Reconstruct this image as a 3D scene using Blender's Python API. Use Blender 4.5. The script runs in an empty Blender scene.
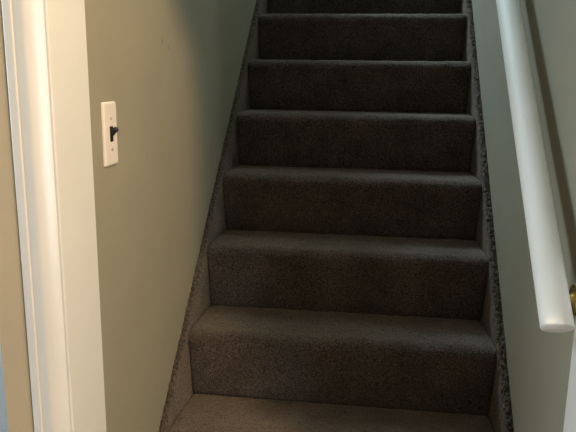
import bpy, bmesh, math, random
from mathutils import Vector, Matrix, noise
random.seed(7)
scene = bpy.context.scene
col = scene.collection
PI = math.pi

# ------------------------------------------------------------------ sizes
RISE, RUN, W = 0.19, 0.2214, 0.831          # stair pitch, clear width between stringers
K = RISE / RUN
XL, XR = -0.024, 0.8577                      # stairwell wall faces
FLOOR = -2 * RISE
CEIL = 2.08
TOP = 12                                    # index of the landing
NOSE_R = 0.034
NOSE = 0.011                                # nosing overhang
HS = 0.0155                                 # stringer edge above the nosing line
WN = 0.008                                  # the stringer carpet thins towards its top edge
YJN, YJF = -0.703, -0.568                   # door jamb near / far edge
JL, JR = -0.010, 0.8457                      # jamb faces
HEAD = 1.63                                 # underside of the head jamb

# ------------------------------------------------------------------ materials
def new_mat(name):
    m = bpy.data.materials.new(name); m.use_nodes = True
    nt = m.node_tree
    return m, nt, nt.nodes['Principled BSDF']

def N(nt, kind, **kw):
    n = nt.nodes.new(kind)
    for k, v in kw.items():
        if k in n.inputs: n.inputs[k].default_value = v
        else: setattr(n, k, v)
    return n

def pos(nt):
    return nt.nodes.new('ShaderNodeNewGeometry').outputs['Position']

def paint(name, rgb, rough, bump_scale=260, bump=0.06, mottling=0.04, spots=()):
    m, nt, b = new_mat(name)
    p = pos(nt)
    n1 = N(nt, 'ShaderNodeTexNoise', Scale=6.0, Detail=3.0)
    nt.links.new(p, n1.inputs['Vector'])
    ramp = N(nt, 'ShaderNodeMapRange')
    ramp.inputs['From Min'].default_value = .3; ramp.inputs['From Max'].default_value = .7
    ramp.inputs['To Min'].default_value = 1 - mottling; ramp.inputs['To Max'].default_value = 1 + mottling
    nt.links.new(n1.outputs['Fac'], ramp.inputs['Value'])
    mul = N(nt, 'ShaderNodeVectorMath', operation='SCALE')
    mul.inputs[0].default_value = rgb
    nt.links.new(ramp.outputs['Result'], mul.inputs['Scale'])
    out = mul.outputs['Vector']
    for (c, rad, dark) in spots:              # small scuff marks
        d = N(nt, 'ShaderNodeVectorMath', operation='DISTANCE')
        d.inputs[1].default_value = c
        nt.links.new(p, d.inputs[0])
        mr = N(nt, 'ShaderNodeMapRange', interpolation_type='SMOOTHSTEP')
        mr.inputs['From Min'].default_value = 0; mr.inputs['From Max'].default_value = rad
        mr.inputs['To Min'].default_value = dark; mr.inputs['To Max'].default_value = 1
        nt.links.new(d.outputs['Value'], mr.inputs['Value'])
        s = N(nt, 'ShaderNodeVectorMath', operation='SCALE')
        nt.links.new(out, s.inputs[0]); nt.links.new(mr.outputs['Result'], s.inputs['Scale'])
        out = s.outputs['Vector']
    nt.links.new(out, b.inputs['Base Color'])
    b.inputs['Roughness'].default_value = rough
    n2 = N(nt, 'ShaderNodeTexNoise', Scale=bump_scale, Detail=2.0)
    nt.links.new(p, n2.inputs['Vector'])
    bp = N(nt, 'ShaderNodeBump', Strength=bump, Distance=0.002)
    nt.links.new(n2.outputs['Fac'], bp.inputs['Height'])
    nt.links.new(bp.outputs['Normal'], b.inputs['Normal'])
    return m

def carpet(name, dark, light):
    m, nt, b = new_mat(name)
    p = pos(nt)
    tuft = N(nt, 'ShaderNodeTexNoise', Scale=270.0, Detail=4.0, Roughness=0.7)
    big = N(nt, 'ShaderNodeTexNoise', Scale=9.0, Detail=3.0)
    for t in (tuft, big): nt.links.new(p, t.inputs['Vector'])
    r = N(nt, 'ShaderNodeValToRGB')
    e = r.color_ramp.elements
    e[0].position = .43; e[0].color = (*dark, 1)
    e[1].position = .60; e[1].color = (*light, 1)
    nt.links.new(tuft.outputs['Fac'], r.inputs['Fac'])
    mr = N(nt, 'ShaderNodeMapRange')
    mr.inputs['From Min'].default_value = .3; mr.inputs['From Max'].default_value = .7
    mr.inputs['To Min'].default_value = .72; mr.inputs['To Max'].default_value = 1.28
    nt.links.new(big.outputs['Fac'], mr.inputs['Value'])
    s = N(nt, 'ShaderNodeVectorMath', operation='SCALE')
    nt.links.new(r.outputs['Color'], s.inputs[0]); nt.links.new(mr.outputs['Result'], s.inputs['Scale'])
    nt.links.new(s.outputs['Vector'], b.inputs['Base Color'])
    b.inputs['Roughness'].default_value = 1.0
    b.inputs['Specular IOR Level'].default_value = 0.05
    b.inputs['Sheen Weight'].default_value = 0.33
    b.inputs['Sheen Roughness'].default_value = 0.5
    b.inputs['Sheen Tint'].default_value = (0.80, 0.66, 0.52, 1)
    bp = N(nt, 'ShaderNodeBump', Strength=1.0, Distance=0.005)
    nt.links.new(tuft.outputs['Fac'], bp.inputs['Height'])
    nt.links.new(bp.outputs['Normal'], b.inputs['Normal'])
    return m

def metal(name, rgb, rough):
    m, nt, b = new_mat(name)
    n1 = N(nt, 'ShaderNodeTexNoise', Scale=120.0, Detail=2.0)
    nt.links.new(pos(nt), n1.inputs['Vector'])
    mr = N(nt, 'ShaderNodeMapRange')
    mr.inputs['To Min'].default_value = rough - .08; mr.inputs['To Max'].default_value = rough + .08
    nt.links.new(n1.outputs['Fac'], mr.inputs['Value'])
    nt.links.new(mr.outputs['Result'], b.inputs['Roughness'])
    b.inputs['Base Color'].default_value = (*rgb, 1)
    b.inputs['Metallic'].default_value = 1.0
    return m

WALL_RGB = (0.300, 0.270, 0.190)
M_wall = paint('wall_paint', WALL_RGB, 0.75, spots=(
    ((XL, -0.108, 0.972), 0.013, .70), ((XL, -0.061, 0.960), 0.012, .74),
    ((XL, -0.245, 0.716), 0.010, .90)))
M_room = paint('next_room_paint', (0.66, 0.72, 0.75), 0.8, bump=.3, bump_scale=60)
M_trim = paint('trim_gloss_paint', (0.84, 0.81, 0.74), 0.27, bump_scale=90, bump=0.03, mottling=.02)
M_board = paint('board_warm_light_tint', (0.60, 0.46, 0.28), 0.6, mottling=.03)  # tan base colour carries warm light painted in, offsetting the blue window light
M_trim.node_tree.nodes['Principled BSDF'].inputs['Specular IOR Level'].default_value = 0.85
M_rail = paint('rail_paint', (0.85, 0.84, 0.80), 0.62, bump_scale=120, bump=0.05, mottling=.03)
M_ceil = paint('ceiling_paint', (0.62, 0.61, 0.58), 0.9)
M_hall = paint('hall_paint', (0.17, 0.15, 0.12), 0.8)
M_floor = paint('hall_floor', (0.16, 0.11, 0.07), 0.35, bump_scale=40)
M_carpet = carpet('carpet_pile', (0.023, 0.0172, 0.0142), (0.142, 0.107, 0.086))
M_plate = paint('plate_plastic', (0.86, 0.76, 0.66), 0.35, bump=0.01, mottling=.01)
M_black = paint('toggle_plastic', (0.012, 0.011, 0.011), 0.35, bump=0.01, mottling=.01)
M_brass = metal('brass', (0.55, 0.42, 0.16), 0.35)
M_screw = metal('screw_metal', (0.62, 0.55, 0.46), 0.4)

# ------------------------------------------------------------------ mesh helpers
def link(name, bm, mat, parent=None, smooth=False):
    me = bpy.data.meshes.new(name)
    bm.normal_update()
    bm.to_mesh(me); bm.free()
    me.materials.append(mat)
    if smooth:
        for p in me.polygons: p.use_smooth = True
    o = bpy.data.objects.new(name, me); col.objects.link(o)
    if parent:
        o.parent = parent
        o.matrix_parent_inverse = Matrix.Translation(-Vector(parent.location))
    return o

def struct(name, bm, mat, parent=None, smooth=False):
    o = link(name, bm, mat, parent, smooth)
    if not parent: o['kind'] = 'structure'
    return o

def tag(o, label, cat, group=None):
    o['label'] = label; o['category'] = cat
    if group: o['group'] = group

def empty(name, loc):
    o = bpy.data.objects.new(name, None); col.objects.link(o)
    o.location = loc; o.empty_display_size = .05
    return o

def box(bm, x0, x1, y0, y1, z0, z1, bev=0.0, seg=2):
    r = bmesh.ops.create_cube(bm, size=1.0)
    vs = r['verts']
    for v in vs:
        v.co = Vector((x0 + (v.co.x + .5) * (x1 - x0), y0 + (v.co.y + .5) * (y1 - y0), z0 + (v.co.z + .5) * (z1 - z0)))
    if bev:
        es = list({e for v in vs for e in v.link_edges})
        bmesh.ops.bevel(bm, geom=es, offset=bev, segments=seg, profile=.5, affect='EDGES')
    return bm

def bxm(*a, **k):
    return box(bmesh.new(), *a, **k)

def sweep(bm, ring, path_pts, cap=True):
    """ring: function(k)->list of Vector for station k"""
    rows = []
    for k in range(len(path_pts)):
        rows.append([bm.verts.new(p) for p in ring(k)])
    n = len(rows[0])
    for a, b in zip(rows, rows[1:]):
        for i in range(n):
            bm.faces.new((a[i], a[(i + 1) % n], b[(i + 1) % n], b[i]))
    if cap:
        bm.faces.new(rows[0][::-1]); bm.faces.new(rows[-1])
    bmesh.ops.recalc_face_normals(bm, faces=bm.faces)
    return bm

def tube(bm, pts, rad, n=14):
    pts = [Vector(p) for p in pts]
    def ring(k):
        a = pts[max(k - 1, 0)]; b = pts[min(k + 1, len(pts) - 1)]
        t = (b - a).normalized()
        u = t.cross(Vector((0, 1, 0.01))).normalized(); v = t.cross(u)
        r = rad[k] if isinstance(rad, (list, tuple)) else rad
        return [pts[k] + (u * math.cos(2 * PI * i / n) + v * math.sin(2 * PI * i / n)) * r for i in range(n)]
    return sweep(bm, ring, pts)

def pile(p, nrm, amp):
    """woolly irregularity of the carpet surface"""
    n1 = noise.noise(p * 90.0); n2 = noise.noise(p * 230.0 + Vector((7, 3, 1))); n3 = noise.noise(p * 22.0)
    return p + nrm * (amp * (0.5 * n1 + 0.5 * n2) + 0.0020 * n3)

def grid(bm, rows, back):
    """rows of displaced points -> faces, plus a flat sheet behind so that the part has thickness"""
    V = [[bm.verts.new(p) for p in r] for r in rows]
    B = [[bm.verts.new(p) for p in r] for r in back]
    def quads(g, flip):
        for a, b in zip(g, g[1:]):
            for i in range(len(a) - 1):
                q = (a[i], a[i + 1], b[i + 1], b[i])
                bm.faces.new(q[::-1] if flip else q)
    quads(V, False); quads(B, True)
    m, n = len(V), len(V[0])
    def strip(f, g):
        for i in range(len(f) - 1): bm.faces.new((f[i], f[i + 1], g[i + 1], g[i]))
    strip(V[0], B[0]); strip(V[-1], B[-1])
    strip([r[0] for r in V], [r[0] for r in B]); strip([r[-1] for r in V], [r[-1] for r in B])
    bmesh.ops.recalc_face_normals(bm, faces=bm.faces)
    rim = set(V[0] + V[-1] + [q[0] for q in V] + [q[-1] for q in V])
    for e in bm.edges:
        if e.verts[0] in rim and e.verts[1] in rim: e.smooth = False
    return bm

# ------------------------------------------------------------------ the staircase
stair = empty('carpeted_staircase', (W / 2, -2 * RUN, FLOOR))
tag(stair, 'steep straight staircase covered in brown taupe carpet, rising between two painted walls', 'staircase')

def span(a, b, step):
    n = max(2, int(round((b - a) / step)))
    return [a + (b - a) * i / n for i in range(n + 1)]

def carpet_strip(prof, amp, fine):
    """prof: list of (y, z, ny, nz, sink); makes the carpet piece across the full width"""
    g = 0.0025
    us = span(0.0, 1.0, (0.004 if fine else 0.012) / W)
    rows, back = [], []
    for (y, z, ny, nz, sink) in prof:
        nv = Vector((0, ny, nz)); row = []; bk = []
        dr = min(max((RISE + HS + K * y - z) / (RISE + HS), 0), 1)
        x0 = -WN * (1 - dr) + g; x1 = W + WN * (1 - dr) - g
        for u in us:
            x = x0 + (x1 - x0) * u
            e = min(x - x0, x1 - x)
            s = sink + (0.0035 * (1 - e / 0.007) ** 2 if e < 0.007 else 0)
            p = pile(Vector((x, y, z)), nv, amp)
            row.append(p - nv * s)
            bk.append(Vector((x, y, z)) - nv * 0.016)
        rows.append(row); back.append(bk)
    return grid(bmesh.new(), rows, back)

def step_parts(i, top=False):
    fine = i <= 8
    st = 0.004 if fine else 0.012
    yf = (i - 1) * RUN - NOSE; zt = i * RISE
    yb = i * RUN
    # tread with its rounded nosing
    prof = []
    depth_end = yb + 0.010
    for y in reversed(span(yf + NOSE_R, depth_end, st)):
        d = yb - y
        sink = 0.004 * max(0, 1 - d / 0.014) ** 2 if d < 0.014 else 0
        sink = min(sink, .006)
        prof.append((y, zt, 0, 1, sink))
    na = 12
    for k in range(1, na + 1):
        a = PI / 2 * k / na
        prof.append((yf + NOSE_R - NOSE_R * math.sin(a), zt - NOSE_R + NOSE_R * math.cos(a), -math.sin(a), math.cos(a), 0))
    link('tread', carpet_strip(prof, 0.0030, fine), M_carpet, stair, True)
    # riser below it
    z0 = (i - 1) * RISE - (0.010 if i > -1 else 0)
    z1 = zt - NOSE_R
    prof = []
    for z in reversed(span(z0, z1, st)):
        t = (z1 - z) / (z1 - z0)
        d = z - (i - 1) * RISE
        sink = 0.004 * max(0, 1 - d / 0.012) ** 2 if d < 0.012 else 0
        prof.append((yf + NOSE * max(t, 0) ** 0.8, z, -1, 0, min(sink, .006)))
    link('riser', carpet_strip(prof, 0.0030, fine), M_carpet, stair, True)

for i in range(-1, TOP + 1):
    step_parts(i, i == TOP)

# carpeted stringers: a board on each side, carpet wrapped over its top edge
def stringer(x_in, x_wall):
    sg = 1 if x_in > x_wall else -1            # inner face looks along sg
    th = abs(x_in - x_wall)
    R = 0.010
    sec = []                                    # (offset from wall, drop, normal x, normal up)
    TP = th - WN
    def off(d): return TP + WN * min(d / (RISE + HS), 1)
    d = 0.25
    while d > R:
        sec.append((off(d), d, 1, 0)); d -= 0.0035 if d < .06 else 0.006
    for k in range(0, 7):
        a = PI / 2 * k / 6
        sec.append((TP - R + R * math.cos(a), R - R * math.sin(a), math.cos(a), math.sin(a)))
    n_top = 3
    for k in range(1, n_top + 1):
        sec.append(((TP - R) * (1 - k / n_top), 0.0006 * k, 0, 1))
    up = Vector((0, -K, 1)).normalized()
    rows, back = [], []
    ys = span(-2 * RUN - 0.02, 1.7, 0.0026) + span(1.7, 11 * RUN, 0.008)[1:]
    for y in ys:
        z = RISE + HS + K * y
        row, bk = [], []
        for (o, d, nx, nu) in sec:
            base = Vector((x_wall + sg * o, y, z - d))
            nv = Vector((sg * nx, 0, 0)) + up * nu
            nv.normalize()
            p = pile(base, nv, 0.0060 if nu > 0.01 else 0.0030 + 0.003 * max(0, 1 - d / .03))
            edge = min(1, nu * 2) if nu > .01 else max(0, 1 - d / .03)
            if edge > 0:                        # the pile opens up where it bends over the edge
                p = p - nv * (0.006 * edge * min(1, max(0, noise.noise(p * 150.0 + Vector((3, 9, 4))) - .02) * 3.2))
            if (p.x - x_wall) * sg < 0.0006: p.x = x_wall + sg * 0.0006
            p.z = max(p.z, FLOOR + .001)
            row.append(p)
            bk.append(Vector((x_wall + sg * 0.0004, y, max(FLOOR + .001, z - max(d, 0.012)))))
        rows.append(row); back.append(bk)
    return grid(bmesh.new(), rows, back)
link('stringer', stringer(0.0, XL), M_carpet, stair, True)
link('stringer', stringer(W, XR), M_carpet, stair, True)

# ------------------------------------------------------------------ stairwell and hall shell
Y_END, Z_TOP = 4.6, 4.7
UP = 12 * RISE                                   # upper floor level
UX = -2.4                                        # the upper storey is open to the left of the stairwell
bm = bxm(-0.1225, XL, YJN + .009, Y_END, FLOOR, UP)
struct('wall_left', bm, M_wall)
struct('trim_1', bxm(-0.1225, -0.0755, YJN - .0195, YJN + .009, FLOOR, HEAD + .08, bev=.0012), M_board)   # flat board beside the casing, a thin open joint between
struct('floor_upper', bxm(UX, -0.1225, YJN, Y_END, UP - .1, UP), M_floor)
struct('wall_upper_left', bxm(UX - .1, UX, YJN, Y_END, UP, Z_TOP), M_room)
struct('wall_upper_front', bxm(UX, XL, YJN, YJF, UP, Z_TOP), M_room)
struct('wall_right', bxm(XR, XR + 0.12, YJN, Y_END, FLOOR, Z_TOP), M_wall)
struct('wall_end', bxm(UX - .1, XR + 0.12, Y_END, Y_END + .1, FLOOR, Z_TOP), M_wall)
struct('wall_header', bxm(XL, XR, YJN, YJF, HEAD + 0.014, Z_TOP), M_wall)
struct('floor_landing', bxm(XL, XR, 11 * RUN + 0.10, Y_END, 12 * RISE - 0.2, 12 * RISE - 0.004), M_carpet)
struct('ceiling_stairwell', bxm(UX - .1, XR + .12, YJN, Y_END + .1, Z_TOP, Z_TOP + .1), M_ceil)
HX0, HX1, HY0 = -2.7, 2.6, -3.8
NRY = 0.0                                       # the neighbouring room's wall seen past the left corner
struct('floor', bxm(HX0, HX1, HY0, NRY, FLOOR - .1, FLOOR), M_floor)
bm = bxm(HX0, HX1, HY0, YJN, CEIL, CEIL + .1); box(bm, HX0, -0.1225, YJN, NRY, CEIL, CEIL + .1)
struct('ceiling', bm, M_ceil)
struct('wall_back', bxm(HX0, HX1, HY0 - .1, HY0, FLOOR, CEIL), M_hall)
struct('wall_front', bxm(XR + .12, HX1, YJN, YJN + .12, FLOOR, CEIL), M_wall)
VY0, VY1, VZ0, VZ1 = -3.35, -2.90, -0.30, 1.6          # tall sidelight window in the hall's right wall
bm = bmesh.new()
box(bm, HX1, HX1 + .1, HY0, VY0, FLOOR, CEIL); box(bm, HX1, HX1 + .1, VY1, YJN, FLOOR, CEIL)
box(bm, HX1, HX1 + .1, VY0, VY1, FLOOR, VZ0); box(bm, HX1, HX1 + .1, VY0, VY1, VZ1, CEIL)
struct('wall_hall_right', bm, M_hall)
bm = bmesh.new()
for (a, b_, c, d) in ((VY0, VY1, VZ0, VZ0 + .04), (VY0, VY1, VZ1 - .04, VZ1), (VY0, VY0 + .04, VZ0 + .04, VZ1 - .04), (VY1 - .04, VY1, VZ0 + .04, VZ1 - .04)):
    box(bm, HX1 + .02, HX1 + .08, a, b_, c, d)
struct('window_2', bm, M_trim)
struct('wall_next_room', bxm(HX0, -0.1225, NRY, NRY + .1, FLOOR, CEIL), M_room)
# hall's left wall has the window opening
WY0, WY1, WZ0, WZ1 = -2.60, -0.90, 0.2, 1.55
bm = bmesh.new()
box(bm, HX0 - .1, HX0, HY0, WY0, FLOOR, CEIL); box(bm, HX0 - .1, HX0, WY1, NRY, FLOOR, CEIL)
box(bm, HX0 - .1, HX0, WY0, WY1, FLOOR, WZ0); box(bm, HX0 - .1, HX0, WY0, WY1, WZ1, CEIL)
struct('wall_hall_left', bm, M_hall)
bm = bmesh.new()
for (a, b_, c, d) in ((WY0, WY1, WZ0, WZ0 + .05), (WY0, WY1, WZ1 - .05, WZ1), (WY0, WY0 + .05, WZ0 + .05, WZ1 - .05), (WY1 - .05, WY1, WZ0 + .05, WZ1 - .05)):
    box(bm, HX0 - .08, HX0 - .02, a, b_, c, d)
struct('window_1', bm, M_trim)

# ------------------------------------------------------------------ doorway at the foot of the stairs
door = struct('door_1', bxm(XL, XR, YJN, YJF, HEAD, HEAD + 0.014), M_trim)
link('jamb', bxm(XL, JL, YJN - .001, YJF, FLOOR, HEAD, bev=.0012), M_trim, door)
link('jamb', bxm(JR, XR, YJN - .001, YJF, FLOOR, HEAD, bev=.0012), M_trim, door)

def casing_profile():
    P = [(-0.0715, 0.0), (-0.0715, 0.0215), (-0.0711, 0.0222), (-0.0700, 0.0226), (-0.0595, 0.0226), (-0.0578, 0.0222),
         (-0.0568, 0.0216), (-0.0562, 0.0207), (-0.0550, 0.0205)]
    n, x, p, L = 30, -0.0550, 0.0205, 0.0405
    for k in range(n):
        t = (k + .5) / n
        tan = 0 if t < .3 else (.55 * (t - .3) / .15 if t < .45 else .55 + .33 * (t - .45) / .55)
        x += L / n; p -= tan * L / n
        P.append((x, p))
    x0, p0 = P[-1]
    for k in range(1, 6):
        a = PI / 2 * k / 5
        P.append((x0 + 0.004 * math.sin(a), p0 - 0.0022 * (1 - math.cos(a))))
    P.append((x0 + 0.004, 0.0))
    return P
def casing(flip):
    P = casing_profile()
    bm = bmesh.new()
    f = (lambda x: x) if not flip else (lambda x: XL + XR - x - 0.0)
    ring = lambda k: [Vector((f(x), YJN - p, (FLOOR, HEAD + .078)[k])) for x, p in P]
    return sweep(bm, ring, (0, 1))
link('casing', casing(False), M_trim, door)
link('casing', casing(True), M_trim, door)
link('casing', bxm(XL - .055, XR + .055, YJN - .024, YJN, HEAD + .004, HEAD + .08, bev=.003), M_trim, door)

# ------------------------------------------------------------------ handrail on the right wall
RX, RS, RA, RB = 0.800, 1.040, 0.0262, 0.026     # centre x, height of the axis at y = 0, half width, half height
t_ = Vector((0, RUN, RISE)).normalized(); n_ = Vector((0, -RISE, RUN)).normalized()
Y_LOW, Y_HIGH = -0.630, 2.30
def rail_bm():
    bm = bmesh.new()
    def sec(scale, along, skew=0.0):
        c = Vector((RX, 0, RS)) + t_ * along
        out = []
        for i in range(40):
            a = 2 * PI * i / 40
            ca, sa = math.cos(a), math.sin(a)
            e = 2 / 2.2
            x = math.copysign(abs(ca) ** e, ca) * RA; h = math.copysign(abs(sa) ** e, sa) * RB
            out.append(c + (Vector((x, 0, 0)) + n_ * h) * scale - t_ * (skew * h))
        return out
    a0 = Y_LOW / t_.y; a1 = Y_HIGH / t_.y
    st = [(.93, a0), (.965, a0 + .0006), (.99, a0 + .002), (1, a0 + .004)]
    st += [(1, a0 + .004 + (a1 - a0 - .008) * k / 12) for k in range(1, 13)]
    st += [(.99, a1 - .002), (.93, a1)]
    sweep(bm, lambda k: sec(*st[k], .2 if k < 4 else 0), st)
    return bm
hr = empty('handrail', (XR, -0.50, FLOOR))
tag(hr, 'thick white painted wooden handrail sloping up along the right stairwell wall on brass brackets', 'handrail')
ro = link('rail', rail_bm(), M_rail, hr, True)
def bracket(y):
    cz = RS + K * y
    under = Vector((RX + .004, y, cz)) - n_ * RB
    wz = cz - 0.080
    bm = bmesh.new()
    # round rose on the wall
    prof = [(0.0, .029), (.003, .029), (.006, .026), (.009, .017), (.012, .011)]
    sweep(bm, lambda k: [Vector((XR - prof[k][0], y + prof[k][1] * math.cos(2 * PI * i / 24), wz + prof[k][1] * math.sin(2 * PI * i / 24))) for i in range(24)], prof)
    pts = []
    for k in range(11):
        a = PI / 2 * k / 10
        pts.append((XR - .010 - (XR - .010 - under.x) * math.sin(a), y + (under.y - y) * k / 10, wz + (under.z - .004 - wz) * (1 - math.cos(a))))
    tube(bm, pts, 0.0068)
    # saddle strap under the rail
    u = Vector((1, 0, 0))
    q = [under + t_ * s * .028 + u * w * .011 - n_ * d for d in (0.004, -0.001) for (s, w) in ((-1, -1), (1, -1), (1, 1), (-1, 1))]
    v = [bm.verts.new(p) for p in q]
    for f in ((0, 1, 2, 3), (7, 6, 5, 4), (0, 4, 5, 1), (1, 5, 6, 2), (2, 6, 7, 3), (3, 7, 4, 0)): bm.faces.new([v[i] for i in f])
    bmesh.ops.recalc_face_normals(bm, faces=bm.faces)
    o = link('bracket', bm, M_brass, hr, True)
    o['label'] = 'brass wall bracket under the rail'
for y in (-0.520, 0.62, 1.75): bracket(y)

# ------------------------------------------------------------------ light switch on the left wall
PY0, PY1, PZ0, PZ1 = -0.4885, -0.4255, 0.7195, 0.8435
sy, sz = (PY0 + PY1) / 2, (PZ0 + PZ1) / 2
sw = empty('light_switch', (XL, sy, sz))
tag(sw, 'ivory wall plate with a black toggle switch beside the white door jamb', 'light switch')
def plate_bm():
    bm = bmesh.new()
    def rr(off, inset, rad):
        out = []
        hw, hh = (PY1 - PY0) / 2 - inset, (PZ1 - PZ0) / 2 - inset
        for (sy_, sz_, a0) in ((1, 1, 0), (-1, 1, 90), (-1, -1, 180), (1, -1, 270)):
            for k in range(5):
                a = math.radians(a0 + 90 * k / 4)
                out.append(Vector((XL + off, sy + sy_ * (hw - rad) + rad * math.cos(a), sz + sz_ * (hh - rad) + rad * math.sin(a))))
        return out
    st = [(0.0, 0, .005), (.0025, 0, .005), (.0042, .0010, .005), (.0052, .0026, .0045), (.0056, .005, .004)]
    sweep(bm, lambda k: rr(*st[k]), st)
    return bm
link('wall_plate', plate_bm(), M_plate, sw, False)
bm = bxm(XL + .0045, XL + .0064, sy - .0075, sy + .0075, sz - .0150, sz + .0150, bev=.0008)
collar = link('toggle_slot', bm, M_black, sw); collar['label'] = 'black toggle surround'
bm = bmesh.new()
ts = [((0.004, -0.001), .0066), ((0.009, 0.004), .0062), ((0.013, 0.0080), .0062), ((0.0165, 0.0105), .0058), ((.0178, .0110), .0038)]
def tg(k):
    (dx, dz), r = ts[k]
    c = Vector((XL + dx, sy, sz + dz)); u = Vector((0, 1, 0)); v = Vector((-.6, 0, .8))
    return [c + u * r * a + v * r * .8 * b for a, b in ((1, .5), (.5, 1), (-.5, 1), (-1, .5), (-1, -.5), (-.5, -1), (.5, -1), (1, -.5))]
sweep(bm, tg, ts)
tgo = link('toggle', bm, M_black, sw, True); tgo['label'] = 'black toggle lever flipped up'
for dz in (0.0302, -0.0302):
    bm = bmesh.new()
    prof = [(.0050, .0033), (.0062, .0031), (.0067, .0022), (.0062, .0012)]
    sweep(bm, lambda k: [Vector((XL + prof[k][0], sy + prof[k][1] * math.cos(2 * PI * i / 14), sz + dz + prof[k][1] * math.sin(2 * PI * i / 14))) for i in range(14)], prof)
    link('screw', bm, M_screw, sw, True)

# ------------------------------------------------------------------ lights
def lamp(name, kind, loc, energy, rgb, **k):
    d = bpy.data.lights.new(name, kind); d.energy = energy; d.color = rgb
    for a, b_ in k.items(): setattr(d, a, b_)
    o = bpy.data.objects.new(name, d); col.objects.link(o); o.location = loc
    return o
LAMP = Vector((1.32, -1.195, 2.01))
lamp('hall_lamp', 'POINT', LAMP, 115, (1.0, 0.74, 0.45), shadow_soft_size=0.055)
w = lamp('window_daylight', 'AREA', (HX0 - .03, (WY0 + WY1) / 2, (WZ0 + WZ1) / 2), 56, (0.80, 0.92, 1.0), shape='RECTANGLE', size=WY1 - WY0 - .1, size_y=WZ1 - WZ0 - .1)
w.rotation_euler = Vector((1, 0, 0)).to_track_quat('-Z', 'Y').to_euler()
v = lamp('sidelight_daylight', 'AREA', (HX1 + .03, (VY0 + VY1) / 2, (VZ0 + VZ1) / 2), 42, (0.86, 0.94, 1.0), shape='RECTANGLE', size=VY1 - VY0 - .08, size_y=VZ1 - VZ0 - .08)
v.rotation_euler = Vector((-1, 0, 0)).to_track_quat('-Z', 'Y').to_euler()
s = lamp('upstairs_daylight', 'AREA', (-0.8, 3.12, 4.66), 410, (0.62, 0.85, 1.0), shape='RECTANGLE', size=.7, size_y=.7)
s.rotation_euler = Vector((.45, -.5, -.8)).to_track_quat('-Z', 'Y').to_euler()
s2 = lamp('stairwell_skylight', 'AREA', (0.42, 2.5, 4.66), 46, (0.64, 0.90, 1.0), shape='RECTANGLE', size=.7, size_y=1.2)

wd = bpy.data.worlds.new('world'); scene.world = wd; wd.use_nodes = True
wd.node_tree.nodes['Background'].inputs['Color'].default_value = (.7, .82, 1, 1)
wd.node_tree.nodes['Background'].inputs['Strength'].default_value = 0.3

# ------------------------------------------------------------------ camera
cd = bpy.data.cameras.new('camera'); cam = bpy.data.objects.new('camera', cd); col.objects.link(cam)
yaw, pitch, roll, F = -0.1285, 0.2151, 0.0126, 658.83
fwd = Vector((math.sin(yaw) * math.cos(pitch), math.cos(yaw) * math.cos(pitch), -math.sin(pitch)))
right = Vector((math.cos(yaw), -math.sin(yaw), 0)); up = right.cross(fwd)
r2 = right * math.cos(roll) + up * math.sin(roll); u2 = up * math.cos(roll) - right * math.sin(roll)
cam.matrix_world = Matrix(((r2.x, u2.x, -fwd.x, .4908), (r2.y, u2.y, -fwd.y, -1.6925), (r2.z, u2.z, -fwd.z, .9039), (0, 0, 0, 1)))
cd.sensor_width = 36; cd.lens = F * 36 / 576; cd.clip_start = 0.01
scene.camera = cam
scene.view_settings.view_transform = 'Standard'
scene.view_settings.look = 'None'
scene.view_settings.exposure = 0
scene.view_settings.gamma = 1
scene.view_settings.use_curve_mapping = False
